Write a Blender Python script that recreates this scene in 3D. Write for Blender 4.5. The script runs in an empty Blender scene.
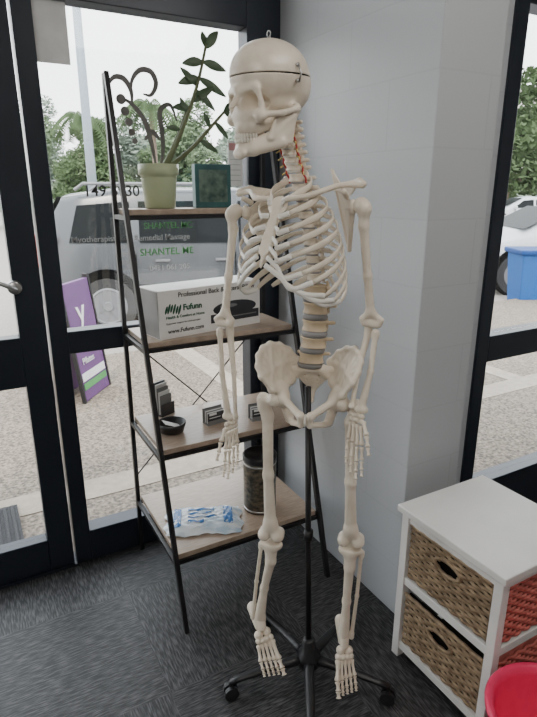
import bpy, bmesh, math, random
import numpy as np
from mathutils import Vector, Matrix
random.seed(3)
C=bpy.context.scene; COL=C.collection
R=math.radians; PI=math.pi
# ------------------------------------------------------------------ camera maths
F=545.0; TH=R(17.0); YAW=R(-29.0); HC=1.48
cy_,sy_=math.cos(YAW),math.sin(YAW)
def cam2w(X,Y): return (cy_*X-sy_*Y, sy_*X+cy_*Y)
def ray(px,py):
    u=(px-268.5)/F; v=(358.5-py)/F
    Y=math.cos(TH)+v*math.sin(TH); Z=-math.sin(TH)+v*math.cos(TH)
    s,n=cam2w(u,Y); return Vector((s,n,Z))
def PN(px,py,n):
    d=ray(px,py); t=n/d.y; return Vector((d.x*t,n,HC+d.z*t))
def PZ(px,py,z):
    d=ray(px,py); t=(z-HC)/d.z; return Vector((d.x*t,d.y*t,z))
cam=bpy.data.cameras.new('camera'); co=bpy.data.objects.new('camera',cam); COL.objects.link(co)
co.location=(0,0,HC); co.rotation_euler=(PI/2-TH,0,YAW)
cam.sensor_fit='VERTICAL'; cam.sensor_height=36; cam.lens=36*F/717; cam.clip_start=.05; cam.clip_end=400
C.camera=co
# ------------------------------------------------------------------ materials
def mat(name,col,rough=.5,metal=0,col2=None,scale=20,bump=0,spec=.5,emit=0,stretch=(1,1,1),detail=4,lo=.35,hi=.65):
    m=bpy.data.materials.new(name); m.use_nodes=True; nt=m.node_tree; b=nt.nodes['Principled BSDF']
    b.inputs['Roughness'].default_value=rough; b.inputs['Metallic'].default_value=metal
    b.inputs['Specular IOR Level'].default_value=spec
    if col2 is None: col2=tuple(c*.9 for c in col)
    tc=nt.nodes.new('ShaderNodeTexCoord'); mp=nt.nodes.new('ShaderNodeMapping'); mp.inputs['Scale'].default_value=stretch
    nz=nt.nodes.new('ShaderNodeTexNoise'); nz.inputs['Scale'].default_value=scale; nz.inputs['Detail'].default_value=detail
    mx=nt.nodes.new('ShaderNodeMix'); mx.data_type='RGBA'
    rp=nt.nodes.new('ShaderNodeMapRange'); rp.inputs[1].default_value=lo; rp.inputs[2].default_value=hi
    nt.links.new(tc.outputs['Object'],mp.inputs[0]); nt.links.new(mp.outputs[0],nz.inputs['Vector'])
    nt.links.new(nz.outputs['Fac'],rp.inputs[0]); nt.links.new(rp.outputs[0],mx.inputs[0])
    mx.inputs[6].default_value=(*col,1); mx.inputs[7].default_value=(*col2,1)
    nt.links.new(mx.outputs[2],b.inputs['Base Color'])
    if bump:
        bp=nt.nodes.new('ShaderNodeBump'); bp.inputs['Strength'].default_value=bump; bp.inputs['Distance'].default_value=.005
        nt.links.new(nz.outputs['Fac'],bp.inputs['Height']); nt.links.new(bp.outputs[0],b.inputs['Normal'])
    return m
M={}
M['bone']=mat('bone',(.83,.75,.63),.32,col2=(.75,.66,.54),scale=30)
M['cart']=mat('cartilage',(.88,.85,.79),.3,col2=(.82,.79,.72),scale=30)
M['tan']=mat('lumbar_bone',(.66,.53,.37),.4,col2=(.58,.46,.31),scale=30)
M['disc']=mat('spinal_disc',(.30,.29,.29),.5)
M['tooth']=mat('tooth',(.90,.86,.76),.3)
M['red']=mat('artery_red',(.55,.05,.05),.4)
M['yellow']=mat('nerve_yellow',(.75,.6,.2),.4)
M['steel']=mat('steel',(.5,.5,.5),.3,1)
M['black']=mat('black_metal',(.022,.021,.023),.4,.3)
M['frame']=mat('window_frame_paint',(.020,.026,.038),.32,.2)
M['plastic']=mat('black_plastic',(.018,.018,.020),.35)
M['wood']=mat('grey_oak',(.46,.36,.28),.30,col2=(.33,.255,.195),scale=8,stretch=(3,40,3))
M['white']=mat('white_paint',(.80,.785,.76),.4,scale=4)
M['wall']=mat('room_wall_paint',(.60,.585,.56),.7)
M['ceil']=mat('ceiling_paint',(.7,.7,.7),.8)
M['paper']=mat('paper',(.78,.78,.77),.5)
M['boxw']=mat('white_card',(.84,.82,.79),.4,scale=3)
M['boxg']=mat('grey_card',(.30,.29,.28),.4)
M['boxk']=mat('dark_card',(.03,.03,.035),.4)
M['ink']=mat('ink',(.03,.03,.03),.5)
M['gink']=mat('dark_green_ink',(.012,.09,.045),.5)
M['grey']=mat('mid_grey',(.2,.2,.2),.5)
M['purple']=mat('purple_vinyl',(.15,.065,.19),.5,spec=.3)
M['green']=mat('green_vinyl',(.08,.31,.09),.5)
M['decal']=mat('grey_decal',(.15,.14,.135),.5)
M['palelet']=mat('pale_lettering',(.36,.36,.36),.5)
M['pot']=mat('pale_green_ceramic',(.47,.53,.33),.3,col2=(.42,.48,.29),scale=6)
M['soil']=mat('soil',(.05,.035,.02),.9,bump=.5)
M['leaf']=mat('leaf_green',(.05,.09,.045),.45,col2=(.09,.13,.07),scale=12)
M['stem']=mat('stem_green',(.13,.15,.07),.5)
M['teal']=mat('teal_card',(.02,.08,.085),.5,col2=(.035,.13,.13),scale=10)
M['wick']=mat('wicker',(.40,.29,.18),.6,col2=(.20,.135,.08),scale=35,bump=.3)
M['wickr']=mat('wicker_tinted_red',(.60,.17,.14),.6,col2=(.40,.10,.08),scale=35,bump=.3)  # red tint over the weave, for the basket sides only
M['dark']=mat('dark_gap',(.012,.010,.008),.8,spec=.1)
M['redp']=mat('red_plastic',(.88,.05,.15),.3)
M['bluep']=mat('blue_plastic',(.015,.10,.33),.5,spec=.2)
M['bluel']=mat('blue_lid',(.008,.05,.20),.5,spec=.2)
M['blueprint']=mat('blue_print',(.07,.20,.48),.25)
M['pack']=mat('clear_wrapper',(.80,.85,.89),.15,col2=(.45,.58,.70),scale=16,stretch=(1,2,1),detail=4,lo=.46,hi=.62,bump=.35)
M['tin']=mat('dark_tin',(.025,.027,.023),.3,.2,col2=(.17,.14,.10),scale=45,stretch=(1,1,1.6),detail=8)
M['silver']=mat('car_silver',(.080,.084,.090),.25,0,spec=.6)
M['carwhite']=mat('car_white',(.48,.50,.52),.35)
M['carglass']=mat('car_glass',(.006,.008,.009),.4,spec=.1)
M['tyre']=mat('tyre',(.006,.006,.006),1,spec=0)
M['rim']=mat('alloy_rim',(.20,.20,.21),.4)
M['lampred']=mat('lamp_red',(.32,.015,.01),.4)
M['bark']=mat('bark',(.16,.12,.09),.9,bump=.5)
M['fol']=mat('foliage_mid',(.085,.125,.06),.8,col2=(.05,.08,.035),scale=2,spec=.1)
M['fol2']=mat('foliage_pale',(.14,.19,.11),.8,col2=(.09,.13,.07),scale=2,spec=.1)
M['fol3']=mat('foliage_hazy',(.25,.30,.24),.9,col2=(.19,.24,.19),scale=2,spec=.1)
M['pole']=mat('lamp_post_paint',(.24,.29,.33),.5)
M['bldg']=mat('pale_render',(.62,.6,.55),.8)
M['roof']=mat('roof',(.35,.35,.36),.7)
M['mat']=mat('rubber_mat',(.05,.05,.055),.9,col2=(.03,.03,.03),scale=120)
M['agg']=mat('exposed_aggregate',(.30,.245,.19),.85,col2=(.085,.07,.056),scale=55,bump=.5,detail=6)
M['conc']=mat('pale_concrete',(.38,.325,.265),.85,col2=(.30,.255,.205),scale=20)
M['asph']=mat('pale_asphalt',(.36,.33,.30),.9,col2=(.28,.255,.23),scale=30)
def pierm():
    m=bpy.data.materials.new('painted_blockwork'); m.use_nodes=True; nt=m.node_tree; b=nt.nodes['Principled BSDF']; N=nt.nodes.new; L=nt.links.new
    tc=N('ShaderNodeTexCoord'); sx=N('ShaderNodeSeparateXYZ'); ad=N('ShaderNodeMath'); ad.operation='ADD'; cb=N('ShaderNodeCombineXYZ'); br=N('ShaderNodeTexBrick')
    L(tc.outputs['Object'],sx.inputs[0]); L(sx.outputs[0],ad.inputs[0]); L(sx.outputs[1],ad.inputs[1]); L(ad.outputs[0],cb.inputs[0]); L(sx.outputs[2],cb.inputs[1]); L(cb.outputs[0],br.inputs[0])
    br.inputs['Scale'].default_value=1; br.inputs['Brick Width'].default_value=.40; br.inputs['Row Height'].default_value=.20; br.inputs['Mortar Size'].default_value=.004; br.inputs['Mortar Smooth'].default_value=.8
    br.inputs['Color1'].default_value=(.480,.500,.525,1); br.inputs['Color2'].default_value=(.473,.493,.518,1); br.inputs['Mortar'].default_value=(.445,.465,.490,1)
    L(br.outputs[0],b.inputs['Base Color']); b.inputs['Roughness'].default_value=.4; b.inputs['Specular IOR Level'].default_value=.5
    bp=N('ShaderNodeBump'); bp.inputs['Strength'].default_value=.14; bp.inputs['Distance'].default_value=.002; bp.invert=True; L(br.outputs['Fac'],bp.inputs['Height']); L(bp.outputs[0],b.inputs['Normal']); return m
M['pier']=pierm()
def carpet():
    m=bpy.data.materials.new('charcoal_carpet_tiles'); m.use_nodes=True; nt=m.node_tree; b=nt.nodes['Principled BSDF']
    L=nt.links.new; N=nt.nodes.new
    tc=N('ShaderNodeTexCoord'); ns=[]
    for sc in ((210,24,1),(24,210,1)):
        mp=N('ShaderNodeMapping'); mp.inputs['Scale'].default_value=sc; L(tc.outputs['Object'],mp.inputs[0])
        nz=N('ShaderNodeTexNoise'); nz.inputs['Scale'].default_value=1; nz.inputs['Detail'].default_value=3; L(mp.outputs[0],nz.inputs['Vector']); ns.append(nz)
    ck=N('ShaderNodeTexChecker'); ck.inputs['Scale'].default_value=2; ck.inputs[1].default_value=(0,0,0,1); ck.inputs[2].default_value=(1,1,1,1)
    mp=N('ShaderNodeMapping'); mp.inputs['Location'].default_value=(.13,.21,.25); L(tc.outputs['Object'],mp.inputs[0]); L(mp.outputs[0],ck.inputs['Vector'])
    mx=N('ShaderNodeMix'); L(ck.outputs['Fac'],mx.inputs[0]); L(ns[0].outputs['Fac'],mx.inputs[2]); L(ns[1].outputs['Fac'],mx.inputs[3])
    cr=N('ShaderNodeValToRGB'); cr.color_ramp.elements[0].position=.42; cr.color_ramp.elements[0].color=(.012,.012,.014,1)
    cr.color_ramp.elements[1].position=.68; cr.color_ramp.elements[1].color=(.105,.104,.107,1)
    L(mx.outputs[0],cr.inputs[0]); L(cr.outputs[0],b.inputs['Base Color']); b.inputs['Roughness'].default_value=.5; b.inputs['Specular IOR Level'].default_value=.5
    bp=N('ShaderNodeBump'); bp.inputs['Strength'].default_value=.5; bp.inputs['Distance'].default_value=.004; L(mx.outputs[0],bp.inputs['Height']); L(bp.outputs[0],b.inputs['Normal'])
    return m
M['carpet']=carpet()
def glassm(name,tint,fac,rough=.03):
    m=bpy.data.materials.new(name); m.use_nodes=True; nt=m.node_tree; nt.nodes.clear()
    o=nt.nodes.new('ShaderNodeOutputMaterial'); t=nt.nodes.new('ShaderNodeBsdfTransparent'); g=nt.nodes.new('ShaderNodeBsdfGlossy'); x=nt.nodes.new('ShaderNodeMixShader')
    t.inputs[0].default_value=(*tint,1); g.inputs['Roughness'].default_value=rough; x.inputs[0].default_value=fac
    nt.links.new(t.outputs[0],x.inputs[1]); nt.links.new(g.outputs[0],x.inputs[2]); nt.links.new(x.outputs[0],o.inputs[0]); return m
M['glass']=glassm('window_glass',(.97,.975,.97),.05)
# ------------------------------------------------------------------ object helpers
def newobj(name,me,m,parent=None,smooth=False,bevel=0):
    if me.materials: me.materials.clear()
    me.materials.append(m if not isinstance(m,str) else M[m])
    if smooth: me.polygons.foreach_set('use_smooth',[True]*len(me.polygons))
    o=bpy.data.objects.new(name,me); COL.objects.link(o)
    if parent: o.parent=parent
    if bevel:
        md=o.modifiers.new('bevel','BEVEL'); md.width=bevel; md.segments=2; md.limit_method='ANGLE'
    return o
def thing(name,label,cat,loc=(0,0,0),rz=0,group=None):
    o=bpy.data.objects.new(name,None); COL.objects.link(o); o.empty_display_size=.05
    o.location=loc; o.rotation_euler=(0,0,rz); o['label']=label; o['category']=cat
    if group: o['group']=group
    return o
def tag(o,label,cat,group=None):
    o['label']=label; o['category']=cat
    if group: o['group']=group
    return o
def struct(o): o['kind']='structure'; return o
def catmull(pts,n=6):
    P=[Vector(p) for p in pts]; P=[P[0]*2-P[1]]+P+[P[-1]*2-P[-2]]; out=[]
    for i in range(1,len(P)-2):
        for k in range(n):
            t=k/n; a,b,c,d=P[i-1],P[i],P[i+1],P[i+2]
            out.append(.5*((2*b)+(c-a)*t+(2*a-5*b+4*c-d)*t*t+(3*b-a-3*c+d)*t**3))
    out.append(P[-2].copy()); return out
class B:
    def __init__(s): s.bm=bmesh.new()
    def box(s,c,d,rot=None):
        r=bmesh.ops.create_cube(s.bm,size=1); mm=Matrix.Diagonal((d[0],d[1],d[2],1))
        if rot is not None: mm=rot.to_4x4()@mm
        bmesh.ops.transform(s.bm,matrix=Matrix.Translation(c)@mm,verts=r['verts']); return s
    def b2(s,a,b): return s.box([(a[i]+b[i])/2 for i in range(3)],[abs(b[i]-a[i]) for i in range(3)])
    def ell(s,c,r,rot=None,seg=16):
        q=bmesh.ops.create_uvsphere(s.bm,u_segments=seg,v_segments=max(6,seg*2//3),radius=1); mm=Matrix.Diagonal((r[0],r[1],r[2],1))
        if rot is not None: mm=rot.to_4x4()@mm
        bmesh.ops.transform(s.bm,matrix=Matrix.Translation(c)@mm,verts=q['verts']); return s
    def tube(s,pts,rad,seg=8,rv=None,up=None,closed=False):
        P=[Vector(p) for p in pts]; n=len(P)
        if not hasattr(rad,'__len__'): rad=[rad]*n
        if rv is not None and not hasattr(rv,'__len__'): rv=[rv]*n
        rings=[]; side=None
        for i in range(n):
            if closed: t=P[(i+1)%n]-P[i-1]
            else: t=P[min(i+1,n-1)]-P[max(i-1,0)]
            t.normalize()
            if up is not None: sd=t.cross(Vector(up))
            elif side is None: sd=t.cross(Vector((0,0,1)) if abs(t.z)<.9 else Vector((1,0,0)))
            else: sd=side-t*side.dot(t)
            sd.normalize(); side=sd; b=sd.cross(t)
            a=rad[i]; c=rv[i] if rv is not None else a
            rings.append([s.bm.verts.new(P[i]+sd*(a*math.cos(2*PI*k/seg))+b*(c*math.sin(2*PI*k/seg))) for k in range(seg)])
        for i in range(n if closed else n-1):
            A,Bq=rings[i],rings[(i+1)%n]
            for k in range(seg): s.bm.faces.new((A[k],A[(k+1)%seg],Bq[(k+1)%seg],Bq[k]))
        if not closed:
            s.bm.faces.new(rings[0][::-1]); s.bm.faces.new(rings[-1])
        return s
    def cyl(s,a,b,r1,r2=None,seg=16): return s.tube([a,b],[r1,r1 if r2 is None else r2],seg)
    def lathe(s,prof,c=(0,0,0),seg=28):
        rings=[]
        for r,z in prof:
            rings.append([s.bm.verts.new((c[0]+r*math.cos(2*PI*k/seg),c[1]+r*math.sin(2*PI*k/seg),c[2]+z)) for k in range(seg)])
        for A,Bq in zip(rings,rings[1:]):
            for k in range(seg): s.bm.faces.new((A[k],A[(k+1)%seg],Bq[(k+1)%seg],Bq[k]))
        if prof[0][0]>1e-5: s.bm.faces.new(rings[0][::-1])
        if prof[-1][0]>1e-5: s.bm.faces.new(rings[-1])
        return s
    def poly(s,vs): s.bm.faces.new([s.bm.verts.new(v) for v in vs]); return s
    def make(s,name,m,parent=None,smooth=False,bevel=0):
        bmesh.ops.recalc_face_normals(s.bm,faces=s.bm.faces)
        me=bpy.data.meshes.new(name); s.bm.to_mesh(me); s.bm.free()
        return newobj(name,me,m,parent,smooth,bevel)
def text(name,body,size,m,parent,loc,rot,ext=.0008,align='LEFT',bold=0):
    cu=bpy.data.curves.new(name,'FONT'); cu.body=body; cu.size=size; cu.extrude=ext; cu.align_x=align; cu.offset=bold
    o=bpy.data.objects.new(name,cu); COL.objects.link(o); dg=bpy.context.evaluated_depsgraph_get(); dg.update()
    me=bpy.data.meshes.new_from_object(o.evaluated_get(dg)); bpy.data.objects.remove(o)
    q=newobj(name,me,m,parent); q.location=loc; q.rotation_euler=rot; return q
# ------------------------------------------------------------------ SDF modelling (surface nets)
def ell(P,c,r):
    x,y,z=(P[0]-c[0])/r[0],(P[1]-c[1])/r[1],(P[2]-c[2])/r[2]
    k0=np.sqrt(x*x+y*y+z*z); k1=np.sqrt((x/r[0])**2+(y/r[1])**2+(z/r[2])**2); return k0*(k0-1)/np.maximum(k1,1e-6)
def cap(P,a,b,ra,rb=None):
    if rb is None: rb=ra
    ab=[b[i]-a[i] for i in range(3)]; L=sum(q*q for q in ab)+1e-12
    t=np.clip(sum((P[i]-a[i])*ab[i] for i in range(3))/L,0,1)
    return np.sqrt(sum((P[i]-a[i]-t*ab[i])**2 for i in range(3)))-(ra+(rb-ra)*t)
def tri(P,a,b,c,r):
    a,b,c=[np.array(q,dtype=float) for q in (a,b,c)]
    nor=np.cross(b-a,a-c)
    def dot(v,w): return v[0]*w[0]+v[1]*w[1]+v[2]*w[2]
    pa=[P[i]-a[i] for i in range(3)]; pb=[P[i]-b[i] for i in range(3)]; pc=[P[i]-c[i] for i in range(3)]
    ba,cb,ac=b-a,c-b,a-c
    s=np.sign(dot(pa,np.cross(ba,nor)))+np.sign(dot(pb,np.cross(cb,nor)))+np.sign(dot(pc,np.cross(ac,nor)))
    def e(p,d):
        t=np.clip(dot(p,d)/d.dot(d),0,1); return sum((d[i]*t-p[i])**2 for i in range(3))
    edge=np.minimum(np.minimum(e(pa,ba),e(pb,cb)),e(pc,ac)); fc=dot(pa,nor)**2/nor.dot(nor)
    return np.sqrt(np.where(s<2,edge,fc))-r
def smin(a,b,k):
    h=np.clip(.5+.5*(b-a)/k,0,1); return b+(a-b)*h-k*h*(1-h)
def ssub(a,b,k): return -smin(-a,b,k)
def sdfmesh(f,lo,hi,h,xf=None):
    n=[int((hi[i]-lo[i])/h)+2 for i in range(3)]
    ax=[(lo[i]+h*np.arange(n[i])).astype(np.float32) for i in range(3)]
    P=np.meshgrid(*ax,indexing='ij'); V=f(P)
    V[0]=V[-1]=1; V[:,0]=V[:,-1]=1; V[:,:,0]=V[:,:,-1]=1
    S=V<0; sh=tuple(k-1 for k in n); acc=np.zeros(sh+(3,),np.float32); cnt=np.zeros(sh,np.int32)
    def sl(o): return tuple(slice(o[i],n[i]-1+o[i]) for i in range(3))
    for axn in range(3):
        o1,o2=[q for q in range(3) if q!=axn]
        for u in (0,1):
            for w in (0,1):
                a=[0,0,0]; a[o1]=u; a[o2]=w; b=a[:]; b[axn]=1
                va,vb=V[sl(a)],V[sl(b)]; m=(va<0)!=(vb<0)
                t=np.where(m,va/np.where(m,va-vb,1),0)
                acc[...,o1]+=m*u; acc[...,o2]+=m*w; acc[...,axn]+=t; cnt+=m
    msk=cnt>0; idx=-np.ones(sh,np.int64); idx[msk]=np.arange(msk.sum())
    ii=np.argwhere(msk); vs=(ii+acc[msk]/cnt[msk][:,None])*h+np.array(lo)
    fs=[]
    for axn in range(3):
        o1,o2=(axn+1)%3,(axn+2)%3
        a=[slice(None)]*3; b=[slice(None)]*3; a[axn]=slice(0,-1); b[axn]=slice(1,None)
        e=S[tuple(a)]!=S[tuple(b)]; q=np.argwhere(e); q=q[(q[:,o1]>0)&(q[:,o2]>0)&(q[:,o1]<n[o1]-1)&(q[:,o2]<n[o2]-1)]
        def g(d1,d2):
            c=q.copy(); c[:,o1]+=d1; c[:,o2]+=d2; return idx[c[:,0],c[:,1],c[:,2]]
        qd=np.stack([g(-1,-1),g(0,-1),g(0,0),g(-1,0)],1); ins=S[q[:,0],q[:,1],q[:,2]]
        qd[~ins]=qd[~ins][:,::-1]; fs.append(qd)
    fs=np.concatenate(fs); 
    if xf is not None:
        A=np.array(xf); vs=vs@A[:3,:3].T+A[:3,3]
    me=bpy.data.meshes.new('sdf'); me.from_pydata(vs.tolist(),[],fs.tolist()); me.update(); return me
# ------------------------------------------------------------------ ROOM SHELL
struct(B().b2((-2.4,-2.2,-.08),(1.44,2.12,0)).b2((1.44,-2.2,-.08),(3.4,1.44,0)).make('floor','carpet'))
struct(B().b2((-2.4,-2.2,2.62),(3.4,2.12,2.72)).make('ceiling','ceil'))
struct(B().b2((-2.5,-2.2,0),(-2.4,2.1,2.62)).make('wall_left','wall'))
struct(B().b2((-2.5,-2.3,0),(3.5,-2.2,2.62)).make('wall_back','wall'))
struct(B().b2((3.4,-2.2,0),(3.5,1.5,2.62)).make('wall_right','wall'))
struct(B().b2((1.196,1.203,0),(1.44,2.16,2.62)).make('wall_pier','pier',bevel=.004))
struct(B().b2((1.44,1.38,0),(1.675,1.47,2.62)).make('wall_front','pier'))
w1=B(); w1.b2((.235,2.06,0),(.297,2.14,2.62)); w1.b2((1.05,2.06,0),(1.195,2.14,2.62))
w1.b2((.297,2.06,0),(1.05,2.14,.14)); w1.b2((.297,2.065,.90),(1.05,2.135,.985)); w1.b2((.297,2.06,2.07),(1.05,2.14,2.25)); w1.b2((.297,2.06,2.52),(1.05,2.14,2.62))
win1=struct(w1.make('window_1','frame',bevel=.003))
for z0,z1 in ((.14,.90),(.985,2.07),(2.25,2.52)): B().b2((.297,2.098,z0),(1.05,2.104,z1)).make('pane','glass',win1)
d=B(); d.b2((.135,2.06,.012),(.226,2.12,2.07)); d.b2((-.72,2.06,.012),(-.62,2.12,2.07)); d.b2((-.62,2.06,.012),(.135,2.12,.15)); d.b2((-.62,2.06,.80),(.135,2.12,.985)); d.b2((-.62,2.06,1.98),(.135,2.12,2.07))
door=struct(d.make('door_1','frame',bevel=.003))
for z0,z1 in ((.15,.80),(.985,1.98)): B().b2((-.62,2.088,z0),(.135,2.094,z1)).make('pane','glass',door)
h=B(); h.lathe([(.024,-.004),(.024,.004),(.018,.008)],(0,0,0),20); h.tube([(0,0,.006),(0,0,.045),(-.02,0,.05),(-.10,0,.05)],.0075,10)
ho=h.make('door_handle','steel',door,True); ho.rotation_euler=(PI/2,R(28),0); ho.location=(.140,2.056,1.165)
d=B(); d.b2((-.78,2.06,0),(-.725,2.14,2.62)); d.b2((-.725,2.06,2.075),(.235,2.14,2.2)); d.b2((-2.4,2.06,0),(-.78,2.14,.14)); d.b2((-2.4,2.06,2.07),(-.78,2.14,2.62)); d.b2((-.725,2.06,2.5),(.235,2.14,2.62)); d.b2((-.725,2.05,0),(.235,2.14,.010))
struct(d.make('trim_1','frame'))
B().b2((-.725,2.098,2.2),(.235,2.104,2.5)).make('pane','glass',bpy.data.objects['trim_1'])
win2=struct(B().b2((-2.4,2.06,.9),(-.78,2.14,.98)).make('window_2','frame')); B().b2((-2.4,2.098,.14),(-.78,2.104,2.07)).make('pane','glass',win2)
WY=1.40
w=B(); w.b2((1.675,WY-.03,0),(1.74,WY+.05,2.62)); w.b2((3.0,WY-.03,0),(3.4,WY+.05,2.62)); w.b2((1.74,WY-.03,0),(3.0,WY+.05,.29)); w.b2((1.74,WY-.03,.84),(3.0,WY+.05,.945)); w.b2((1.74,WY-.03,2.07),(3.0,WY+.05,2.2)); w.b2((1.74,WY-.03,2.5),(3.0,WY+.05,2.62)); w.b2((2.42,WY-.03,.29),(2.48,WY+.05,2.5))
win3=struct(w.make('window_3','frame',bevel=.003))
for z0,z1 in ((.29,.84),(.945,2.07),(2.2,2.5)): B().b2((1.74,WY+.01,z0),(3.0,WY+.016,z1)).make('pane','glass',win3)
# ------------------------------------------------------------------ things on the glass
tag(B().b2((.300,2.092,1.885),(.405,2.096,2.068)).make('paper_sheet','paper'),'blank pale sheet stuck high on the glass beside the door','paper')
p0=PN(229,186,2.092)
pn=thing('window_notice','small white notice with pink heading on glass by the dark jamb','notice',(p0.x,2.095,p0.z))
B().b2((0,-.002,0),(.062,.0,.17)).make('sheet','paper',pn); B().b2((.004,-.003,.135),(.058,-.002,.162)).make('heading',mat('pink_print',(.6,.30,.30),.6),pn)
lg_=mat('pale_grey_print',(.5,.5,.5),.6)
for k in range(5): B().b2((.008,-.003,.02+k*.02),(.054,-.002,.023+k*.02)).make('text_line',lg_,pn)
rx=(PI/2,0,0)
def wl(px,py,s,size,m,label,bold=.0003,al='LEFT'):
    q=PN(px,py,2.094); t=text('window_lettering',s,size,m,None,(q.x,2.094,q.z),rx,align=al,bold=bold); tag(t,label,'lettering')
wl(140,196,'149 6930',.054,'ink','dark telephone number ending 6930 lettered left of the plant pot',.0005,'RIGHT')
wl(144,229,'SHANTEL MC',.033,'green','upper green name line just under the top shelf board',.0004)
wl(134,241,'Remedial Massage',.031,'palelet','pale line of lettering between the two green names',.0001)
wl(116,241,'Myotherapist',.030,'palelet','pale word ending in ist left of the shelf leg',.0001,'RIGHT')
wl(140,256,'SHANTEL ME',.038,'green','larger lower green name line on the window glass',.0005)
wl(150,271,'0431 061 205',.030,'palelet','lowest pale number lettered on glass just above the box',.0)
fl=thing('window_decal','curling flourish decal with trail of dots on the glass above the pot','decal',(0,0,0))
b=B()
for L in ([(107,86),(114,77),(124,79),(131,91),(132,106)],[(131,96),(132,80),(140,70),(151,72),(156,84),(151,95),(143,94)],[(119,96),(134,106),(146,124),(152,146),(156,166)],[(177,121),(170,105),(160,111),(162,132),(163,152),(160,168)],[(145,140),(152,132),(160,140)]):
    c=catmull([PN(x,y,2.093) for x,y in L]); n=len(c); b.tube(c,[.0022+.0075*math.sin(PI*(i+1)/(n+1)) for i in range(n)],8,rv=.0008,up=(0,1,0))
b.make('swirl','decal',fl)
for x,y,r in ((121,99,5.5),(125,111,5),(129,122,4.5),(132,132,4),(135,141,3.3)):
    c=PN(x,y,2.093); B().cyl((c.x,2.093,c.z),(c.x,2.096,c.z),r/545*1.7,seg=20).make('dot','decal',fl)
# ------------------------------------------------------------------ LADDER SHELF
SL,SR=.50,1.10; YR=2.035; YF=1.496; HT=1.86
def yfront(z): return YF+(z/HT)*(YR-.02-YF)
sh=thing('ladder_shelf','tall black framed ladder shelf with four grey oak boards by the glass','shelf',(SL,YF,0))
o=Vector((SL,YF,0))
def L_(p): return Vector(p)-o
for s in (SL,SR):
    bm=B(); dv=Vector((0,YR-.02-YF,HT)); ang=math.atan2(dv.y,dv.z); rot=Matrix.Rotation(-ang,3,'X')
    bm.box(L_((s,(YF+YR-.02)/2,HT/2)),(.016,.022,dv.length),rot); bm.make('front_leg','black',sh,bevel=.002)
    B().box(L_((s,YR,HT/2)),(.016,.020,HT)).make('rear_leg','black',sh,bevel=.002)
ZS=(.250,.61,.972,1.412)
for z in ZS:
    y0=yfront(z); B().b2(L_((SL+.01,y0+.012,z-.009)),L_((SR-.01,YR-.01,z+.011))).make('shelf_board','wood',sh,bevel=.002)
    r=B(); 
    for s in (SL,SR): r.b2(L_((s-.007,y0,z-.024)),L_((s+.007,YR,z-.009)))
    r.b2(L_((SL,y0+.002,z-.024)),L_((SR,y0+.014,z-.009))); r.b2(L_((SL,YR-.012,z-.024)),L_((SR,YR,z-.009))); r.make('shelf_rail','black',sh)
B().cyl(L_((SL,YR+.010,.95)),L_((SR,YR+.010,.34)),.003,seg=8).make('cross_brace','black',sh); B().cyl(L_((SR,YR+.014,.95)),L_((SL,YR+.014,.34)),.003,seg=8).make('cross_brace','black',sh)
zt=ZS[3]+.0112
pp=PZ(160,209,zt); pp.y=1.972; pp.x=.648
pt=thing('potted_plant','tall leafy plant in pale green square-shouldered pot on top shelf','plant',(pp.x,pp.y,zt))
b=B(); prof=[(.048,0),(.054,.004),(.062,.10),(.064,.112),(.071,.114),(.071,.150),(.064,.150),(.060,.13)]
b.lathe(prof,seg=32); b.make('pot','pot',pt,True); B().lathe([(.0,.128),(.060,.13)],seg=24).make('soil','soil',pt)
def leaf(bm,base,tip,w,sag=.01):
    base,tip=Vector(base),Vector(tip); d=tip-base; sd=d.cross(Vector((.3,-1,.2))).normalized(); up=sd.cross(d).normalized()
    prev=None; n=8
    for i in range(n+1):
        t=i/n; c=base+d*t+Vector((0,0,-sag*t*t)); ww=w*math.sin(PI*min(1,t*.92+.05))**.8*(1-t*.25)
        row=[bm.bm.verts.new(c-sd*ww),bm.bm.verts.new(c+up*(-ww*.35)),bm.bm.verts.new(c+sd*ww)]
        if prev:
            for k in (0,1): bm.bm.faces.new((prev[k],prev[k+1],row[k+1],row[k]))
        prev=row
def pl(x,y,n): return PN(x,y,n)-Vector((pp.x,pp.y,zt))
stems=[([(166,168),(178,140),(190,108),(199,78),(206,45)],1.95),([(168,168),(190,150),(210,128),(224,112)],1.93),([(163,168),(172,150),(180,130),(186,112)],1.96)]
for pts,n in stems: 
    c=catmull([pl(x,y,n if i else 1.97) for i,(x,y) in enumerate(pts)]); B().tube(c,[.0085-.0040*i/len(c) for i in range(len(c))],8).make('stem','stem',pt,True)
for (x0,y0,x1,y1,w,n) in [(206,48,218,28,.020,1.95),(206,48,202,28,.018,1.96),(203,62,182,60,.019,1.95),(203,62,226,68,.020,1.94),(199,78,178,80,.019,1.95),(199,78,226,94,.020,1.94),(197,86,180,64,.018,1.96),(192,102,214,84,.018,1.93),(190,108,172,104,.016,1.95),(196,90,215,108,.018,1.94),
    (224,112,238,98,.016,1.92),(224,112,238,118,.016,1.92),(215,122,228,136,.016,1.92),(210,128,204,110,.015,1.94),(186,112,180,94,.014,1.96),(180,130,166,124,.013,1.96),(200,140,218,150,.016,1.92)]:
    b=B(); leaf(b,pl(x0,y0,1.95),pl(x1,y1,n),w); b.make('leaf','leaf',pt,True)
tb=thing('box','small teal picture box standing right of the plant pot','box',(.856,1.985,zt),R(-5))
B().b2((-.070,-.02,0),(.070,.02,.155)).make('body','teal',tb,bevel=.002)
B().b2((-.055,-.0215,.02),(.055,-.0205,.135)).make('front_print',mat('teal_print',(.03,.07,.06),.4,col2=(.14,.2,.16),scale=30),tb)
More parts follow.
